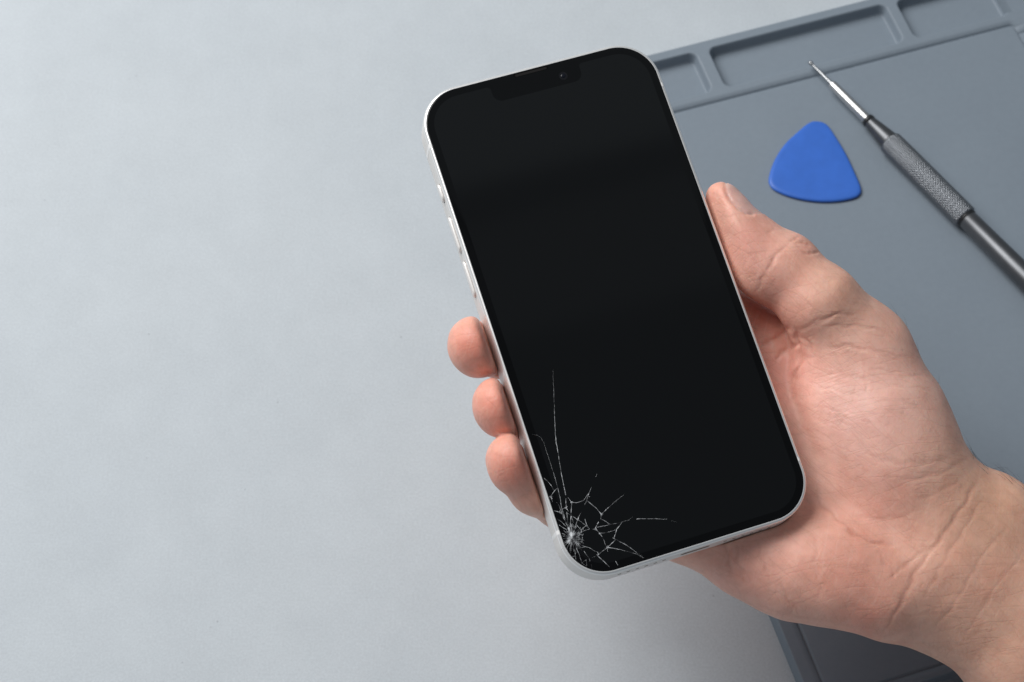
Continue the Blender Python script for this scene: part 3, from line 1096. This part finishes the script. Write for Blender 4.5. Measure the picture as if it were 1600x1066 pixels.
low = (np.sin(HV[:, 0] * 0.31 + 1.3 * np.sin(HV[:, 1] * 0.22)) * np.sin(HV[:, 1] * 0.27 + HV[:, 2] * 0.2)
       + 0.5 * np.sin(HV[:, 0] * 0.7 + HV[:, 1] * 0.55) * np.sin(HV[:, 1] * 0.6 - HV[:, 2] * 0.5 + 2))
disp += 0.10 * low

# thumb nail: a smooth plate let into the back edge of the thumb tip
nl_pts = R5([(178, 85), (182, 130), (205, 180), (250, 225), (290, 246), (322, 248)])
nd_, na_ = seg_dist(HPX, nl_pts)
ax_n = (np.array([1.0, -1.02]) / math.hypot(1, 1.02))
side = (HPX - np.array([1134, 286])) @ ax_n


def inside_poly(P, poly):
    poly = np.asarray(poly)
    c = np.zeros(len(P), bool)
    j = len(poly) - 1
    for i in range(len(poly)):
        a, b = poly[i], poly[j]
        cond = ((a[1] > P[:, 1]) != (b[1] > P[:, 1])) & (P[:, 0] < (b[0] - a[0]) * (P[:, 1] - a[1]) / (b[1] - a[1] + 1e-9) + a[0])
        c ^= cond
        j = i
    return c


nail_poly = nl_pts + [(1215, 335), (1180, 280), (1140, 270)]
nail = inside_poly(HPX, nail_poly).astype(float) * (facing > -0.75)
disp -= 0.4 * np.exp(-(nd_ / 2.6) ** 2) * (facing > -0.2)
disp += -0.1 * nail
HV = HV + HN * disp[:, None]

base = np.array([0.86, 0.50, 0.385])
col = np.tile(base, (len(HV), 1))


def tint(px, py, rad, c, amt, only=None):
    global col
    w = np.exp(-(((HPX - np.array([px, py])) / rad) ** 2).sum(1)) * amt
    if only is not None:
        w = w * only
    col = col * (1 - w[:, None]) + np.array(c) * w[:, None]


PINK, RED, TAN, PALE = (0.86, 0.415, 0.335), (0.84, 0.30, 0.22), (0.78, 0.455, 0.305), (0.90, 0.545, 0.465)
for a in ((738, 540, 45), (774, 637, 45), (798, 732, 45)):
    tint(*a, RED, 0.8)
tint(1170, 380, 60, PINK, 0.7)
tint(1225, 465, 50, PINK, 0.5)
tint(1320, 450, 70, TAN, 0.3)
tint(1185, 500, 42, (0.70, 0.27, 0.19), 0.8)  # gap below the thumb: its shade painted into the skin as deeper red
tint(1118, 300, 26, RED, 0.35)
tint(1262, 385, 24, RED, 0.25)
tint(1345, 650, 105, PALE, 0.8)
tint(1290, 640, 60, PINK, 0.25)
tint(1230, 580, 50, PINK, 0.8)
tint(1380, 780, 60, PINK, 0.4)
tint(1330, 900, 90, RED, 0.40)
tint(1160, 890, 90, PINK, 0.6)
tint(1360, 965, 35, RED, 0.5)
tint(1540, 900, 40, RED, 0.25)
tint(1560, 780, 110, TAN, 0.8)
tint(1580, 1000, 150, TAN, 0.55)
mot = np.clip(0.5 + 0.28 * np.sin(HV[:, 0] * 0.9 + 2 * np.sin(HV[:, 1] * 0.6)) * np.sin(HV[:, 1] * 1.1 + 1.5 * np.sin(HV[:, 0] * 0.5 + HV[:, 2] * .4)) + 0.2 * low, 0, 1)
col = col * (0.96 + 0.08 * mot[:, None]) * np.array([1, 1, 1]) + np.array([0.012, -0.006, -0.006]) * (mot[:, None] - 0.5)
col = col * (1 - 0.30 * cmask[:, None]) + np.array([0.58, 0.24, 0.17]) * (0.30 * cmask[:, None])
col = col * (1 - 0.65 * nail[:, None]) + np.array([0.70, 0.47, 0.43]) * (0.65 * nail[:, None])


press = np.exp(-(np.clip(phone_sdf(HV), 0, None) / 1.3) ** 2) * 0.45      # skin pressed white against the rail
col = col * (1 - press[:, None]) + np.array([0.90, 0.60, 0.50]) * press[:, None]


def mat_skin():
    m, nt, b = new_mat("skin")
    at = N(nt, 'ShaderNodeAttribute', attribute_name="skin_tone")
    nl = N(nt, 'ShaderNodeAttribute', attribute_name="nail_plate")
    v = coords(nt)
    blot = ramp(nt, noise(nt, v, 140, 5, 0.65), [(0.3, (0.93, 0.86, 0.84)), (0.7, (1.05, 1.07, 1.08))])
    c = mix(nt, 1.0, at.outputs['Color'], blot, 'MULTIPLY')

    def threads(ang, sc, stretch, off):
        mp = N(nt, 'ShaderNodeMapping')
        mp.inputs['Rotation'].default_value = (0, 0, ang)
        mp.inputs['Location'].default_value = (off, off, off)
        nt.links.new(v, mp.inputs[0])
        mp2 = N(nt, 'ShaderNodeMapping')
        mp2.inputs['Scale'].default_value = (1.0, stretch, 0.35)
        nt.links.new(mp.outputs[0], mp2.inputs[0])
        return ramp(nt, noise(nt, mp2.outputs[0], sc, 2, 0.45), [(0.468, (0, 0, 0)), (0.5, (1, 1, 1)), (0.532, (0, 0, 0))])
    t1, t2, t3 = threads(0.25, 420, 0.10, 0.3), threads(1.45, 330, 0.12, 0.7), threads(-0.75, 380, 0.11, 0.1)
    c = mix(nt, 0.13, c, mix(nt, t1, c, (0.95, 0.66, 0.55)))
    c = mix(nt, 0.12, c, mix(nt, t2, c, (0.50, 0.22, 0.16)))
    c = mix(nt, 0.12, c, mix(nt, t3, c, (0.52, 0.24, 0.17)))
    nt.links.new(c, b.inputs['Base Color'])
    b.subsurface_method = 'RANDOM_WALK'
    b.inputs['Subsurface Weight'].default_value = 0.35
    b.inputs['Subsurface Radius'].default_value = (1.0, 0.36, 0.2)
    b.inputs['Subsurface Scale'].default_value = 0.0022
    b.inputs['Specular IOR Level'].default_value = 0.42
    rr = N(nt, 'ShaderNodeMapRange')
    rr.inputs['To Min'].default_value, rr.inputs['To Max'].default_value = 0.48, 0.3
    nt.links.new(nl.outputs['Fac'], rr.inputs['Value'])
    nt.links.new(rr.outputs[0], b.inputs['Roughness'])
    # fine skin: criss-cross lines plus pores
    def lines(ang, sc):
        mp = N(nt, 'ShaderNodeMapping')
        mp.inputs['Rotation'].default_value = (0, 0, ang)
        nt.links.new(v, mp.inputs[0])
        mp2 = N(nt, 'ShaderNodeMapping')
        mp2.inputs['Scale'].default_value = (1.0, 0.16, 0.5)
        nt.links.new(mp.outputs[0], mp2.inputs[0])
        return noise(nt, mp2.outputs[0], sc, 3, 0.6)
    vo = N(nt, 'ShaderNodeTexVoronoi', feature='DISTANCE_TO_EDGE')
    vo.inputs['Scale'].default_value = 900
    nt.links.new(v, vo.inputs['Vector'])
    cell = ramp(nt, vo.outputs['Distance'], [(0.0, (0, 0, 0)), (0.22, (1, 1, 1))])
    def inv_(x):
        k = N(nt, 'ShaderNodeInvert')
        nt.links.new(x, k.inputs['Color'])
        return k.outputs[0]
    inv = N(nt, 'ShaderNodeMath', operation='SUBTRACT')
    inv.inputs[0].default_value = 1.0
    nt.links.new(nl.outputs['Fac'], inv.inputs[1])
    sk_ = inv.outputs[0]
    n1 = bump(nt, cell, 0.07, 0.0003, None, sk_)
    n2 = bump(nt, lines(0.6, 1100), 0.09, 0.0006, n1, sk_)
    n3 = bump(nt, lines(-0.85, 950), 0.09, 0.0006, n2, sk_)
    n3 = bump(nt, inv_(t2), 0.10, 0.0004, n3, sk_)
    n3 = bump(nt, inv_(t3), 0.10, 0.0004, n3, sk_)
    n4 = bump(nt, noise(nt, v, 240, 3, 0.5), 0.07, 0.0008, n3, sk_)
    nt.links.new(n4, b.inputs['Normal'])
    return m


M_SKIN = mat_skin()
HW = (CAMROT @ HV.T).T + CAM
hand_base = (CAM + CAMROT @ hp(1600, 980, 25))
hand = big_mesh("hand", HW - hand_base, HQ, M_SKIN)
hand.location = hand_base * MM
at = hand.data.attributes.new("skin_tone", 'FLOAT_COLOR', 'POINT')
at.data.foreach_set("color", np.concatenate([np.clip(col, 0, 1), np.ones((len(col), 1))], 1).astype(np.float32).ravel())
at = hand.data.attributes.new("nail_plate", 'FLOAT', 'POINT')
at.data.foreach_set("value", nail.astype(np.float32))
tag(hand, "bare right hand gripping the phone, thumb along its edge, fingertips curled round", "hand")

# ------------------------------------------------------------------ short dark hairs on the wrist
M_HAIR = mat_simple("dark_hair", (0.035, 0.022, 0.015), 0.5)
hv, hf = [], []
px_w = to_px(HV)
vdir = -HV / np.linalg.norm(HV, axis=1, keepdims=True)
fac2 = np.einsum('ij,ij->i', HN, vdir)
cand = np.where((px_w[:, 0] > 1522) & (px_w[:, 0] < 1680) & (px_w[:, 1] < 705 + (px_w[:, 0] - 1500) * 0.62 + 60) & (fac2 > -0.5) & (fac2 < 0.45) & (px_w[:, 1] < 860))[0]
cand2 = np.where((px_w[:, 0] > 1395) & (px_w[:, 0] < 1470) & (px_w[:, 1] > 480) & (px_w[:, 1] < 640) & (np.abs(fac2) < 0.12))[0]
pickh = np.concatenate([rng.choice(cand, 64), rng.choice(cand2, 4)])
for i in pickh:
    p0, n0 = HV[i], HN[i]
    dirn = np.array([-0.75, 0.35, 0.1]) + rng.normal(size=3) * 0.35
    dirn -= n0 * (dirn @ n0)
    dirn /= np.linalg.norm(dirn)
    L = rng.uniform(3.0, 7.5)
    side_ = np.cross(n0, dirn)
    prev = None
    for k in range(5):
        t = k / 4
        c = p0 + dirn * L * t + n0 * (L * (0.42 * t - 0.18 * t * t) - 0.1)
        w = 0.035 * (1 - 0.75 * t)
        i0 = len(hv)
        hv += [c + side_ * w, c - side_ * w * 0.5 + n0 * w, c - side_ * w * 0.5 - n0 * w]
        if prev is not None:
            for a in range(3):
                b = (a + 1) % 3
                hf.append((prev + a, prev + b, i0 + b, i0 + a))
        prev = i0
hair = mesh_obj("arm_hair", (CAMROT @ np.array(hv).T).T + CAM - hand_base, hf, M_HAIR, hand)
hair["kind"] = "stuff"
